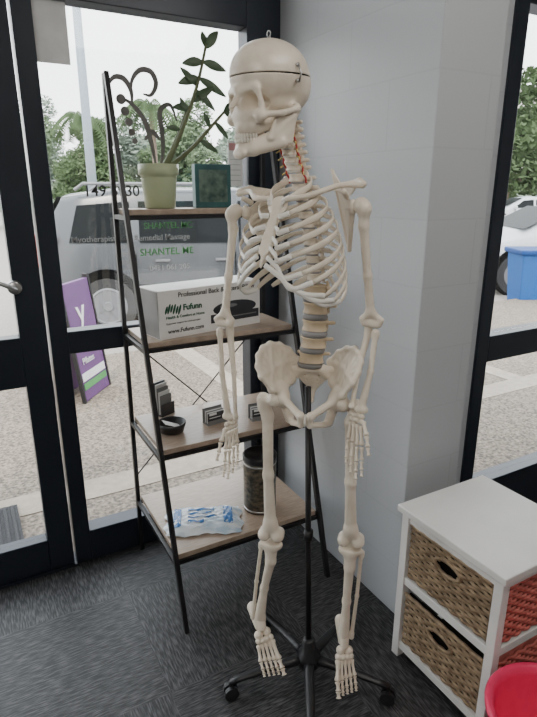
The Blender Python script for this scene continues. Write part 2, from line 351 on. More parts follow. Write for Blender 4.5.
# white product box
bx=thing('product_box','large white printed box with a dark machine picture on second shelf','box',(.765,1.90,ZS[2]+.0112),R(10))
BL,BD,BH=.44,.15,.172
B().b2((-BL/2,-BD/2,0),(BL/2,BD/2,BH)).make('carton','boxw',bx,bevel=.002)
B().b2((-BL/2-.001,-BD/2+.006,.004),(-BL/2+.0,BD/2-.006,BH-.004)).make('end_panel','boxg',bx)  # left end of the white carton is mid grey
text('caption','Professional Back & Lateral Pillow',.0245,'ink',bx,(-BL/2+.075,-BD/2-.002,BH-.027),rx,.0003,bold=.0002)
for k in range(6): B().ell((-BL/2+.028+k*.0105,-BD/2-.0006,.104+.004*math.sin(k)),(.0045,.0008,.015+.004*(k%2)),Matrix.Rotation(R(18),3,'Y')).make('logo_mark','gink',bx)
text('logo','Fufunn',.029,'gink',bx,(-BL/2+.094,-BD/2-.001,.097),rx,.0004,bold=.0010)
text('logo_caption','Health & Comfort at Home',.014,'gink',bx,(-BL/2+.025,-BD/2-.001,.072),rx,.0004,bold=.0003)
text('fine_print','Ergonomic support for neck and spine',.009,'ink',bx,(-BL/2+.025,-BD/2-.001,.052),rx,.0004)
text('web_address','www.Fufunn.com',.021,'ink',bx,(-BL/2+.030,-BD/2-.001,.020),rx,.0004,bold=.0004)
b=B(); b.ell((.10,-BD/2-.0008,.078),(.10,.0012,.028)); b.b2((-.01,-BD/2-.0014,.030),(.212,-BD/2-.0004,.062)); b.make('product_picture','boxk',bx)
b=B(); b.b2((.0,-BD/2-.002,.038),(.06,-BD/2-.0014,.052)); b.b2((.07,-BD/2-.002,.044),(.20,-BD/2-.0014,.048)); b.ell((.07,-BD/2-.002,.088),(.04,.0008,.007)); b.make('picture_highlight','grey',bx)
z3=ZS[1]+.0112
def holder(px,py,label,w,hh,m,rz=0):
    p=PZ(px,py,z3); t=thing('card_holder',label,'card holder',(p.x,p.y,z3),rz)
    b=B(); b.b2((-w/2,-.004,0),(w/2,.0,hh)); b.b2((-w/2,-.045,0),(w/2,-.004,.004)); b.b2((-w/2,-.045,.004),(w/2,-.042,hh*.3)); b.make('stand','grey',t)
    for k in range(5): B().b2((-w/2+.004,-.012-.006*k,.005),(w/2-.004,-.009-.006*k,hh*.92-.002*k)).make('card',m if k==4 else ('paper' if k%2 else 'grey'),t)
    B().b2((-w/2+.010,-.037,hh*.62),(0,-.0365,hh*.78)).make('card_print','paper',t); B().b2((-w/2+.010,-.037,hh*.42),(w/2-.025,-.0365,hh*.47)).make('card_print','paper',t)
holder(212,420,'holder with dark printed cards mid third shelf',.085,.058,'boxk',R(8))
holder(258,416,'card holder behind the skeleton hand on third shelf',.085,.058,'boxk',R(-5))
p=PZ(160,412,z3); t=thing('brochure_stand','narrow dark brochure stand at left end of third shelf','stand',(p.x,p.y,z3),R(25))
b=B(); b.b2((-.035,.0,0),(.035,.006,.13)); b.b2((-.035,-.05,0),(.035,0,.004)); b.b2((-.035,-.05,0),(.035,-.046,.05)); b.make('stand','boxk',t)
for k in range(4): B().b2((-.03,-.04+k*.008,.005),(.03,-.037+k*.008,.085+.014*k)).make('brochure','paper' if k%2 else 'grey',t)
p=PZ(172,432,z3); t=thing('bowl','small black round dish holding a card on third shelf','bowl',(p.x,p.y,z3))
B().lathe([(.025,0),(.045,.008),(.052,.03),(.054,.042),(.050,.042),(.044,.014),(0,.008)],seg=28).make('dish','plastic',t,True)
tag(B().box((p.x,p.y-.005,z3+.033),(.07,.045,.0015),Matrix.Rotation(R(25),3,'Y')).make('card','paper'),'white card lying tilted in the small black dish','card')
z4=ZS[0]+.0112
p=PZ(257,506,z4); t=thing('tin_canister','tall dark patterned cylindrical tin on the bottom shelf','tin',(p.x+.008,p.y-.01,z4)); 
k_=1.25
B().lathe([(.050*k_,0),(.052*k_,.004),(.052*k_,.22),(.050*k_,.224)],seg=40).make('body','tin',t,True)
B().lathe([(.053*k_,.216),(.054*k_,.218),(.054*k_,.238),(.050*k_,.242),(.044*k_,.242),(.044*k_,.236),(0,.236)],seg=40).make('lid','plastic',t,True)
for z in (.012,.206): B().lathe([(.0520*k_,z-.004),(.0532*k_,z),(.0520*k_,z+.004)],seg=40).make('band','steel',t,True)
# flat crumpled printed packet
p=PZ(204,522,z4); t=thing('plastic_packet','flat crumpled blue and white printed plastic packet on bottom shelf','packet',(p.x,p.y,z4),R(-22))
rnd=np.random.RandomState(4); ph=rnd.rand(8)*6
nx,ny=40,26; W_,L2=.29,.18
def hb(u,v):
    e=max(0,(1-abs(u)**6))*max(0,(1-abs(v)**4)); cr=abs(math.sin(9*u+ph[0]+4*v))*.5+abs(math.sin(13*v-6*u+ph[1]))*.3+abs(math.sin(23*u+15*v+ph[2]))*.2
    return .003+e*(.026+.012*(cr-.5))+.005*abs(math.sin(9*u+ph[5]))*(1-e)
bm=B(); g=[[bm.bm.verts.new(((u:=-1+2*i/nx)*W_/2*(1+.05*math.sin(7*(-1+2*j/ny)+ph[3])),(v:=-1+2*j/ny)*L2/2*(1+.07*math.sin(6*u+ph[4])),hb(u,v))) for j in range(ny+1)] for i in range(nx+1)]
for i in range(nx):
    for j in range(ny): bm.bm.faces.new((g[i][j],g[i+1][j],g[i+1][j+1],g[i][j+1]))
wr_=bm.make('wrapper','pack',t,True)
def hq(x,y): return hb(x/(W_/2),y/(L2/2))+.002
for (x0,x1,y0,y1) in ((-.115,-.085,-.06,.06),(-.06,.0,-.045,-.030),(-.06,.05,-.014,-.006),(-.06,.03,.010,.018),(-.06,.04,.034,.050),(.075,.11,-.055,.055)):
    b=B(); g=[[b.bm.verts.new(((xx:=x0+(x1-x0)*i/10),(yy:=y0+(y1-y0)*j/8),hq(xx,yy))) for j in range(9)] for i in range(11)]
    for i in range(10):
        for j in range(8): b.bm.faces.new((g[i][j],g[i+1][j],g[i+1][j+1],g[i][j+1]))
    b.make('print','blueprint',wr_,True)
# ------------------------------------------------------------------ DRAWER UNIT
X0,X1,Y0,Y1,HU=1.075,1.43,.715,1.085,.56
du=thing('drawer_unit','small white open-frame unit with two wicker basket drawers by the pier','drawers',(X0,Y0,0))
W_,D_=X1-X0,Y1-Y0
B().b2((-.012,-.012,HU-.022),(W_+.012,D_+.012,HU)).make('top_board','white',du,bevel=.003)
for x in (0,W_-.028):
    for y in (0,D_-.028): B().b2((x,y,0),(x+.028,y+.028,HU-.022)).make('post','white',du,bevel=.002)
for z in (.035,.285):
    b=B(); b.b2((.004,.028,z),(.022,D_-.028,z+.028)); b.b2((.028,.004,z),(W_-.028,.022,z+.028)); b.b2((.028,D_-.022,z),(W_-.028,D_-.004,z+.028)); b.make('rail','white',du,bevel=.002)
    b=B(); b.b2((.02,.02,z+.006),(W_-.02,D_-.02,z+.012)); b.make('shelf_panel','white',du)
b=B(); b.b2((.004,.028,HU-.05),(.022,D_-.028,HU-.022)); b.b2((.028,.004,HU-.05),(W_-.028,.022,HU-.022)); b.make('rail','white',du)
def weave(bm,axis,c0,c1,z0,z1,fix,hole=None,rows=15,amp=.003,n=60):
    for r in range(rows):
        z=z0+(z1-z0)*(r+.5)/rows; seg=[[]]
        for i in range(n+1):
            t=c0+(c1-c0)*i/n
            if hole and ((t-hole[0])/hole[2])**2+((z-hole[1])/hole[3])**2<1:
                if seg[-1]: seg.append([])
                continue
            off=amp*math.sin((t-c0)/(c1-c0)*PI*14+(r%2)*PI)
            seg[-1].append((fix+off,t,z) if axis=='y' else (t,fix+off,z))
        for s in seg:
            if len(s)>1: bm.tube(s,.0042,5,rv=(z1-z0)/rows*.52,up=(0,0,1))
for k,z0 in enumerate((.066,.318)):
    z1=z0+.185; bk=B(); hole=(D_/2,z1-.055,.042,.017)
    weave(bk,'y',.034,D_-.034,z0,z1,.012,hole); body=bk.make('basket_drawer','wick',du,True)
    b=B(); b.b2((.024,.036,z0),(.030,D_-.036,z1)); b.b2((.03,.036,z0),(W_-.04,D_-.036,z0+.01)); b.make('dark_backing','dark',body)  # dark sheet standing in for the shaded inside behind weave and hole
    b=B(); b.tube([(.008,hole[0]+(hole[2]+.006)*math.cos(a*PI/12),hole[1]+(hole[3]+.005)*math.sin(a*PI/12)) for a in range(24)],.0055,6,closed=True); b.make('handle_rim','wick',body,True)
    b=B(); b.tube([(.008,.034+(D_-.068)*i/40,z1+.003+.001*math.sin(i)) for i in range(41)],.0065,6); b.make('top_rim','wick',body,True)
    s=B(); weave(s,'x',.034,W_-.034,z0,z1,.012); s.b2((.036,.022,z0),(W_-.036,.028,z1)); q=s.make('side_weave','wickr',body,True); q['label']='reddish woven side of the basket'
rt=thing('red_tub','bright red plastic tub on the carpet in front of the drawer unit','tub',(1.065,.535,0))
B().lathe([(.10,0),(.105,.005),(.135,.28),(.15,.285),(.152,.297),(.146,.305),(.134,.300),(.128,.28),(.10,.012),(0,.012)],seg=40).make('tub_body','redp',rt,True)
for s in (-1,1): B().tube(catmull([(s*.148,-.04,.292),(s*.17,-.03,.29),(s*.175,0,.288),(s*.17,.03,.29),(s*.148,.04,.292)],5),.006,8).make('handle','redp',rt,True)
# ------------------------------------------------------------------ SKELETON
SX,SY=cam2w(.11,1.38)
sk=thing('skeleton_model','life-size plastic human skeleton model hanging on a black wheeled stand','skeleton',(SX,SY,0),YAW)
def RZ(a): return Matrix.Rotation(R(a),4,'Z')
zk=[1.0,1.04,1.12,1.20,1.30,1.40,1.48,1.53,1.57,1.61,1.66]
xk=[.000,.000,.008,.011,.005,-.010,-.032,-.050,-.063,-.072,-.078]
yk=[.012,.004,-.016,-.002,.024,.036,.020,.002,-.012,-.012,0]
ak=[12,14,20,26,36,42,44,44,46,48,52]
def sp(z): return Vector((np.interp(z,zk,xk),np.interp(z,zk,yk),z))
def ya(z): return float(np.interp(z,zk,ak))
def vmat(z,sc=(1,1,1)): return Matrix.Translation(sp(z))@RZ(-ya(z))@Matrix.Diagonal((*sc,1))
def skull_core(P):
    x=np.abs(P[0]); y,z=P[1],P[2]; Q=[x,y,z]
    d=ell(Q,(0,-.020,.090),(.072,.093,.070))
    d=smin(d,ell(Q,(0,-.060,.082),(.056,.048,.058)),.02)
    d=smin(d,ell(Q,(0,.034,.062),(.052,.042,.046)),.02)
    d=smin(d,ell(Q,(0,-.015,.03),(.046,.06,.026)),.015)
    d=smin(d,ell(Q,(0,-.084,.010),(.042,.032,.046)),.012)
    d=ssub(d,ell(Q,(.078,-.066,.034),(.022,.034,.030)),.008)
    d=smin(d,ell(Q,(0,-.045,.004),(.030,.040,.026)),.012)
    d=smin(d,cap(Q,(0,-.108,.055),(.042,-.095,.057),.0090,.0085),.008)
    d=smin(d,cap(Q,(.047,-.093,.053),(.053,-.087,.018),.007),.006)
    d=smin(d,ell(Q,(.047,-.091,.002),(.018,.014,.014)),.008)
    d=smin(d,cap(Q,(.055,-.083,.004),(.070,-.044,.007),.0072,.0058),.005)
    d=smin(d,cap(Q,(.070,-.044,.007),(.064,-.004,.016),.0058),.005)
    d=smin(d,cap(Q,(0,-.103,-.020),(.022,-.089,-.020),.0135,.0125),.008)
    d=smin(d,cap(Q,(.022,-.089,-.018),(.030,-.056,-.014),.0135,.0125),.008)
    d=smin(d,cap(Q,(.054,.004,.018),(.047,-.004,-.014),.012,.007),.010)
    d=ssub(d,ell(Q,(.030,-.106,.031),(.0208,.056,.0182)),.0035)
    d=smin(d,cap(Q,(0,-.107,.048),(0,-.129,.020),.0065,.005),.005)
    d=ssub(d,cap(Q,(0,-.129,.011),(.0074,-.124,-.006),.0088,.0094),.003)
    d=ssub(d,ell(Q,(.040,-.108,-.008),(.008,.010,.008)),.006)
    d=ssub(d,ell(Q,(.058,-.002,.022),(.004,.004,.004)),.002)
    return d
SKM=Matrix.Translation((-.086,-.005,1.640))@RZ(-52)@Matrix.Rotation(R(3),4,'X')@Matrix.Scale(1.03,4)
zc=.084
def f_low(P): return np.maximum(skull_core(P),P[2]-(zc-.0011))
def f_cap(P): return np.maximum(skull_core(P),(zc+.0011)-P[2])
skull=newobj('skull',sdfmesh(f_low,(-.085,-.15,-.045),(.085,.09,.095),.0018,SKM),'bone',sk,True)
newobj('skull_cap',sdfmesh(f_cap,(-.085,-.13,.075),(.085,.09,.17),.0018,SKM),'bone',sk,True)
b=B(); b.lathe([(0,zc-.0013),(.062,zc-.0013),(.062,zc+.0013),(0,zc+.0013)],seg=48); q=b.make('cut_seam','dark',sk); q.data.transform(SKM@Matrix.Translation((0,-.0185,0))@Matrix.Diagonal((1.153,1.52,1,1)))
for s in (-1,1):
    b=B(); b.cyl((s*.069,-.004,zc-.014),(s*.077,-.004,zc-.014),.0042,seg=12); b.cyl((s*.069,-.004,zc+.016),(s*.0755,-.004,zc+.016),.0038,seg=12); b.tube([(s*.0765,-.004,zc-.014),(s*.0780,.002,zc),(s*.0750,-.004,zc+.016)],.0020,6)
    q=b.make('cap_hook','steel',skull,True); q.data.transform(SKM)
b=B(); b.cyl((0,-.02,.156),(0,-.02,.164),.004,seg=12); b.tube([(.006*math.cos(a*PI/6),-.02,.169+.006*math.sin(a*PI/6)) for a in range(12)],.0014,6,closed=True); q=b.make('top_hook','steel',sk,True); q.data.transform(SKM)
MJ=.010
def f_mand(P):
    x=np.abs(P[0]); Q=[x,P[1],P[2]-MJ]
    d=cap(Q,(0,-.103,-.075),(.024,-.092,-.073),.0130)
    d=smin(d,cap(Q,(.024,-.092,-.073),(.050,-.034,-.060),.0125,.0125),.006)
    d=smin(d,cap(Q,(0,-.103,-.062),(.022,-.089,-.061),.0100),.008)
    d=smin(d,cap(Q,(.022,-.089,-.061),(.044,-.046,-.044),.0110,.0110),.010)
    d=smin(d,ell(Q,(0,-.113,-.080),(.022,.009,.012)),.008)
    A=(.052,-.012,-.060); Bq=(.048,-.064,-.050); Cc=(.057,-.003,-.006); Dd=(.054,-.048,-.008)
    d=smin(d,tri(Q,A,Bq,Cc,.0060),.006); d=smin(d,tri(Q,Bq,Cc,Dd,.0055),.006)
    d=smin(d,cap(Q,(.056,-.008,-.010),(.057,-.004,.003),.006),.005)
    d=ssub(d,ell(Q,(.055,-.026,.002),(.009,.008,.009)),.003)
    return d
newobj('lower_jaw',sdfmesh(f_mand,(-.075,-.135,-.095),(.075,.015,.03),.0019,SKM),'bone',sk,True)
for nm,z,sg in (('upper_teeth',-.0350,1),('lower_teeth',-.0432,-1)):
    b=B()
    for i in range(-7,8):
        t=i*.19; c=(.0305*math.sin(t),-.079-.0360*math.cos(t)*(1 if sg>0 else .98),z)
        b.ell(c,(.0029,.0038,.0060),Matrix.Rotation(t,3,'Z'),10)
    q=b.make(nm,'tooth',sk,True); q.data.transform(SKM)
def f_vert(bw,bd,bh,sl,sd,tw):
    def f(P):
        x=np.abs(P[0]); Q=[x,P[1],P[2]]
        rr=np.sqrt((P[0]/bw)**2+((P[1]+.0)/bd)**2); w=1-.14*(1-np.clip(np.abs(P[2])/bh,0,1)**2)
        d=np.maximum((rr-w)*min(bw,bd),np.abs(P[2])-bh)
        d=smin(d,cap(Q,(bw*.5,bd*.7,0),(bw*.6,bd+.012,0),.0042),.003)
        d=smin(d,cap(Q,(bw*.6,bd+.012,0),(0,bd+.020,-.002),.004),.004)
        d=smin(d,cap(Q,(0,bd+.018,-.002),(0,bd+.018+sl,-sd),.0050,.0042),.004)
        d=smin(d,cap(Q,(bw*.6,bd+.008,0),(tw,bd+.012,.001),.0050,.0048),.004)
        d=smin(d,cap(Q,(bw*.55,bd+.012,bh*1.1),(bw*.6,bd+.014,-bh*1.2),.0048),.003)
        return d
    return f
mc=sdfmesh(f_vert(.0190,.0150,.0066,.016,.007,.030),(-.044,-.02,-.02),(.044,.066,.015),.0018)
mtv=sdfmesh(f_vert(.0195,.0165,.0090,.022,.020,.034),(-.044,-.022,-.036),(.044,.078,.018),.0019)
ml=sdfmesh(f_vert(.0350,.0240,.0140,.020,.004,.041),(-.062,-.030,-.028),(.062,.080,.026),.0021)
def disc(bw,bd,bh):
    b=B(); b.lathe([(0,-bh),(.92,-bh),(1,0),(.92,bh),(0,bh)],seg=24); me=bpy.data.meshes.new('d'); b.bm.to_mesh(me); b.bm.free(); me.transform(Matrix.Diagonal((bw,bd,1,1))); return me
dc,dt,dl=disc(.0183,.0145,.0022),disc(.0186,.0158,.0024),disc(.0342,.0236,.0080)
def vert(me,dm,z,nm,step,bm_='bone'):
    q=newobj(nm,me,bm_,sk,True); q.matrix_local=vmat(z)
    e=newobj('spinal_disc',dm,'disc' if me is not mc else 'cart',sk,True); e.matrix_local=vmat(z-step/2)
for i in range(7): vert(mc,dc,1.634-i*.0165,'neck_vertebra',.0165)
TZ=[1.512-i*.0218 for i in range(12)]
for z in TZ: vert(mtv,dt,z,'chest_vertebra',.0218)
for i in range(5): vert(ml,dl,1.240-i*.0440,'lumbar_vertebra',.0440,'tan')
for s in (-1,1):
    pts=[sp(z)+RZ(-ya(z)).to_3x3()@Vector((s*.026,.003+.003*math.sin(z*300),0)) for z in np.linspace(1.50,1.65,14)]
    B().tube(pts,.0026,6).make('artery','red',sk,True)
    for i in range(7):
        z=1.626-i*.0165; c=sp(z); A=RZ(-ya(z)).to_3x3(); B().tube([c+A@Vector((s*.014,.006,0)),c+A@Vector((s*.028,.002,-.002)),c+A@Vector((s*.035,-.004,-.008))],.0018,6).make('nerve','yellow',sk,True)
# --- chest
CA=45; RC=RZ(-CA).to_3x3()
st_top=sp(1.47)+RC@Vector((0,-.082,0)); st_top.z=1.456
st_bot=sp(1.34)+RC@Vector((0,-.188,0)); st_bot.z=1.305
def stp(z):
    t=(st_top.z-z)/(st_top.z-st_bot.z); return st_top.lerp(st_bot,t)
ww=[.050,.080,.104,.122,.134,.142,.147,.150,.148,.141,.124,.090]
dd=[.090,.126,.155,.176,.190,.198,.204,.204,.196,.180,.152,.12]
dr=[.040,.056,.069,.080,.089,.098,.103,.104,.098,.086,.056,.034]
se=[.80,.80,.80,.80,.79,.74,.68,.61,.55,.50,.42,.31]
carts={}; rj=random.Random(8)
for s in (-1,1):
    for i in range(12):
        base=sp(TZ[i]); pts=[]; n=26; j1=rj.uniform(-.005,.005); j2=rj.uniform(-.003,.003)
        for k in range(n+1):
            u=k/n; q=.045+(se[i]-.045)*u
            x=s*ww[i]*math.sin(PI*q)**.92; y=.028-dd[i]/2+dd[i]/2*math.cos(PI*q)
            z=-dr[i]*(u**1.15)+.004*math.sin(PI*min(1,u*2.5))+j1*u+j2*math.sin(PI*u)
            if k==0: y-=.008
            pts.append(base+RC@Vector((x,y,z)))
        rr=[.0024]*(n+1); rv=[.0052+.0028*math.sin(PI*(k/n)**1.4) for k in range(n+1)]; rv[0]=.0055; rr[0]=.005
        B().tube(pts,rr,8,rv=rv,up=(0,0,1)).make('rib','bone',sk,True)
        e=pts[-1]
        if i<7:
            zz=[1.449,1.425,1.400,1.377,1.355,1.335,1.318][i]; a=stp(zz)+RC@Vector((s*.016,.0,0))
            dirv=(pts[-1]-pts[-3]).normalized()
            mid=e+dirv*(.018+.004*i)+Vector((0,0,-.001*i)); mid2=a.lerp(e,.40)+Vector((0,0,-.002*i))+RC@Vector((0,-.010,0))
            c=catmull([e,mid.lerp(mid2,.3),mid2,a],6); carts[(s,i)]=c
        elif i<10:
            tgt=carts[(s,i-1)][9]; mid=e.lerp(tgt,.5)+Vector((0,0,-.008))+RC@Vector((0,-.008,0)); c=catmull([e,mid,tgt],8); carts[(s,i)]=c
        else: continue
        B().tube(c,.0034,8,rv=.0066,up=(0,0,1)).make('rib_cartilage','cart',sk,True)
def f_st(P):
    d=ell(P,(0,0,.0),(.027,.006,.025)); d=smin(d,cap(P,(0,0,-.02),(0,0,-.112),.012,.0165),.008); d=smin(d,cap(P,(0,0,-.12),(0,.002,-.155),.0070,.003),.006)
    d=np.maximum(d,np.abs(P[1])-.0055); return d
dv=st_bot-st_top; til=math.atan2((dv.xy).length,-dv.z)
SM=Matrix.Translation(st_top+Vector((0,0,-.008)))@RZ(-math.degrees(math.atan2(-dv.x,-dv.y)))@Matrix.Rotation(-til,4,'X')
newobj('sternum',sdfmesh(f_st,(-.03,-.01,-.185),(.03,.01,.03),.0018,SM),'bone',sk,True)
SA=27; RS=RZ(-SA).to_3x3()
shc=Vector((-.040,-.002,0))
for s in (-1,1):
    hd=Vector((shc.x,shc.y,0))+RS@Vector(((.163 if s>0 else -.172),-.004,0)); hd.z=1.450 if s>0 else 1.432
    acr=hd+RS@Vector((s*.000,.014,0)); acr.z=1.494 if s>0 else 1.474
    a=stp(1.458)+RC@Vector((s*.026,0,.006)); c=catmull([a,a.lerp(acr,.33)+RS@Vector((0,-.018,-.002)),a.lerp(acr,.68)+RS@Vector((0,.010,.010)),acr],8)
    n=len(c); B().tube(c,[.0090 if k in(0,1) else .0066+.002*abs(2*k/n-1) for k in range(n)],10,rv=[.0068]*n).make('collarbone','bone',sk,True)
    O=Vector((shc.x-(.009*math.cos(R(SA)) if s>0 else 0),shc.y,(.010 if s>0 else -.006))); A4=Matrix.Translation(O)@RZ(-SA)
    def f_sc(P,s=s):
        Q=[P[0]*s,P[1],P[2]]
        gl=(.148,.006,1.436); sm_=(.068,.076,1.520); inf=(.118,.082,1.330); mid=(.112,.060,1.43)
        d=tri(Q,gl,sm_,mid,.0026); d=smin(d,tri(Q,gl,inf,mid,.0026),.004); d=smin(d,tri(Q,sm_,inf,mid,.0026),.004)
        d=smin(d,cap(Q,gl,inf,.0065,.0055),.004); d=smin(d,cap(Q,sm_,inf,.0042,.0055),.003)
        d=smin(d,ell(Q,gl,(.010,.013,.018)),.006)
        d=smin(d,tri(Q,(.078,.068,1.475),(.135,.026,1.466),(.150,.034,1.490),.0030),.004)
        d=smin(d,cap(Q,(.085,.074,1.484),(.150,.038,1.493),.0055,.0078),.004); d=smin(d,cap(Q,(.150,.038,1.493),(.168,.012,1.487),.0092,.0080),.005)
        d=smin(d,cap(Q,(.132,.006,1.460),(.136,-.026,1.470),.0072,.0062),.004); return d
    xs=(.055,.19) if s>0 else (-.19,-.055)
    newobj('shoulder_blade',sdfmesh(f_sc,(xs[0],-.04,1.315),(xs[1],.10,1.53),.0019,A4),'bone',sk,True)
    el=Vector((-.228,.040,1.144)) if s<0 else Vector((.145,-.062,1.168)); wr=Vector((-.212,.0,.882)) if s<0 else Vector((.112,-.110,.952))
    def lb(name,f,pts,pad,hv=.0022):
        lo=[min(p[i] for p in pts)-pad for i in range(3)]; hi=[max(p[i] for p in pts)+pad for i in range(3)]
        return newobj(name,sdfmesh(f,lo,hi,hv),'bone',sk,True)
    sd=RS@Vector((1,0,0)); fw=RS@Vector((0,-1,0))
    tub=hd+sd*s*.010+fw*.005+Vector((0,0,-.008)); nk=hd+Vector((0,0,-.045))+sd*s*.008
    def f_h(P):
        d=cap(P,hd,hd,.0190); d=smin(d,cap(P,tub,tub,.013),.008); d=smin(d,cap(P,tub,nk,.0135,.0112),.012)
        m_=nk.lerp(el,.5); m2=nk.lerp(el,.88)
        d=smin(d,cap(P,nk,m_,.0112,.0094),.01); d=smin(d,cap(P,m_,m2,.0094,.0110),.01)
        d=smin(d,cap(P,m2,el-sd*.023+Vector((0,0,.010)),.0085,.0085),.010); d=smin(d,cap(P,m2,el+sd*.023+Vector((0,0,.010)),.0085,.0085),.010)
        d=smin(d,cap(P,el-sd*.017,el+sd*.017,.0095,.0105),.006); return d
    lb('humerus',f_h,[hd,el],.045)
    e2=el+Vector((0,0,-.010))
    u0=e2-sd*s*.010-fw*.012; r0=e2+sd*s*.013+Vector((0,0,-.012))+fw*.003
    uw=wr-sd*s*.014+Vector((0,0,.012)); rw=wr+sd*s*.010+Vector((0,0,.008)); rm=r0.lerp(rw,.5)+sd*s*.006; um=u0.lerp(uw,.5)-sd*s*.003
    def f_u(P):
        d=cap(P,u0+Vector((0,0,.016)),u0+Vector((0,0,-.018)),.0110,.0105); d=smin(d,cap(P,u0+Vector((0,0,-.018)),um,.0095,.0066),.006)
        d=smin(d,cap(P,um,uw,.0066,.0058),.006); d=smin(d,cap(P,uw,uw,.0080),.005); return d
    def f_r(P):
        d=cap(P,r0,r0+Vector((0,0,-.007)),.0100); d=smin(d,cap(P,r0,rm,.0072,.0070),.006); d=smin(d,cap(P,rm,rw,.0070,.0100),.006)
        d=smin(d,cap(P,rw-sd*.008,rw+sd*.009,.0095),.006); return d
    lb('ulna',f_u,[u0,uw],.03,.002); lb('radius',f_r,[r0,rw,rm],.03,.002)
    yawh=R(48) if s<0 else R(-50)
    W=Matrix.Rotation(yawh,3,'Z')@Vector((1,0,0))*s
    Fh=Matrix.Rotation(R(-10),3,'Z')@Vector((0,-1,0)); Dn=(Vector((0,0,-1))+Fh*(.10 if s<0 else .34)).normalized()
    b=B()
    for r_ in range(2):
        for k in range(4): 
            c=wr+W*((k-1.5)*.0112)+Dn*(.008+.0125*r_)+Fh*.002*math.sin(k*2); b.ell(c,(.0074,.0068,.0072),seg=10)
    b.make('wrist_bones','bone',sk,True)
    def bt(bm,a,b2,r):
        T=[0,.03,.10,.25,.5,.75,.90,.97,1]; Rr=[.5,1.1,1.25,.85,.72,.82,1.25,1.1,.5]
        bm.tube([Vector(a).lerp(Vector(b2),t) for t in T],[r*q for q in Rr],9)
    for k in range(4):
        off=(1.4-k)*1.0; a=wr+Dn*.030+W*(off*.0112); m=a+Dn*(.052-.004*abs(k-1))+W*(off*.0040)
        b=B(); bt(b,a,m,.0054); b.make('hand_bone','bone',sk,True)
        b=B(); cur=m+Dn*.003; dcur=(Dn+W*off*.04+Fh*.05).normalized(); ln=[.033,.037,.034,.027][k]
        for j,fac in enumerate((1,.62,.45)):
            nx=cur+dcur*ln*fac; bt(b,cur,nx,.0047-.0006*j); cur=nx+dcur*.0025; dcur=(dcur+Fh*(.18+.08*((k+j)%2))).normalized()
        b.make('finger','bone',sk,True)
    a=wr+Dn*.018+W*.022; d1=(Dn+W*.45+Fh*.4).normalized(); m=a+d1*.038; b=B(); bt(b,a,m,.0058); b.make('hand_bone','bone',sk,True)
    b=B(); d2=(Dn+W*.25+Fh*.35).normalized(); m2=m+d2*.029; bt(b,m+d2*.002,m2,.0052); bt(b,m2+d2*.002,m2+d2*.022,.0044); b.make('thumb','bone',sk,True)
# --- pelvis
PXS=.885
PA=12; RP=RZ(-PA).to_3x3(); PO=Vector((-.004,-.040,.960)); PM=Matrix.Translation(PO)@RZ(-PA)@Matrix.Diagonal((PXS,1,.95,1))
def f_pel(P):
    x=np.abs(P[0]); Q=[x,P[1],P[2]]
    A=(.086,.004,.022); aiis=(.104,-.042,.034); nt=(.062,.056,.030)
    crest=[(.130,-.060,.076),(.143,-.046,.100),(.148,-.022,.122),(.142,.006,.136),(.126,.032,.141),(.102,.054,.134),(.076,.072,.116),(.050,.082,.084)]
    ring=[aiis]+crest+[nt,A]
    ce1=(.112,-.006,.080); ce2=(.094,.040,.084)
    d=None
    for i in range(len(ring)):
        a,b=ring[i],ring[(i+1)%len(ring)]; ce=ce1 if i in (0,1,2,3,4,len(ring)-1) else ce2
        t=tri(Q,a,b,ce,.0036); d=t if d is None else smin(d,t,.010)
    d=smin(d,tri(Q,ce1,ce2,crest[4],.0036),.010); d=smin(d,tri(Q,ce1,ce2,A,.0040),.010)
    for a,b in zip(crest,crest[1:]): d=smin(d,cap(Q,a,b,.0066),.008)
    d=smin(d,cap(Q,aiis,crest[0],.0062),.006); d=smin(d,cap(Q,nt,crest[-1],.010,.009),.010)
    d=smin(d,cap(Q,A,nt,.013,.010),.012); d=smin(d,cap(Q,A,aiis,.016,.009),.012)
    d=smin(d,ell(Q,(.084,-.002,.0),(.028,.027,.030)),.014)
    d=smin(d,cap(Q,(.072,-.018,.002),(.016,-.062,-.026),.0115,.0100),.012)
    d=smin(d,cap(Q,(.013,-.062,-.026),(.012,-.058,-.052),.0110,.0085),.008)
    d=smin(d,cap(Q,(.014,-.056,-.054),(.048,-.002,-.074),.0078,.0095),.010)
    d=smin(d,cap(Q,(.078,.010,-.008),(.060,.016,-.072),.016,.014),.012)
    d=ssub(d,cap(Q,(.106,-.012,-.004),(.114,-.014,-.008),.0225),.003)
    d=np.maximum(d,.0022-x); return d
pv=newobj('pelvis',sdfmesh(f_pel,(-.165,-.09,-.115),(.165,.105,.16),.0023,PM),'bone',sk,True)
md=pv.modifiers.new('smooth','SMOOTH'); md.factor=.5; md.iterations=8
b=B(); b.ell((0,-.063,-.038),(.0045,.011,.018)); q=b.make('pubic_cartilage','cart',sk,True); q.data.transform(PM)
def f_sac(P):
    x=np.abs(P[0]); Q=[x,P[1],P[2]]
    d=ell(Q,(0,.050,.072),(.030,.019,.013)); d=smin(d,tri(Q,(0,.050,.070),(.056,.062,.066),(.0,.086,.000),.011),.010)
    d=smin(d,cap(Q,(.030,.056,.068),(.050,.066,.045),.014,.011),.008)
    d=smin(d,cap(Q,(0,.084,.0),(0,.070,-.036),.009,.005),.006)
    for k in range(4): d=ssub(d,cap(Q,(.020-.0025*k,.030+.006*k,.052-.016*k),(.020-.0025*k,.058+.004*k,.050-.016*k),.0036),.002)
    return d
newobj('sacrum',sdfmesh(f_sac,(-.075,.015,-.05),(.075,.105,.092),.002,PM),'bone',sk,True)
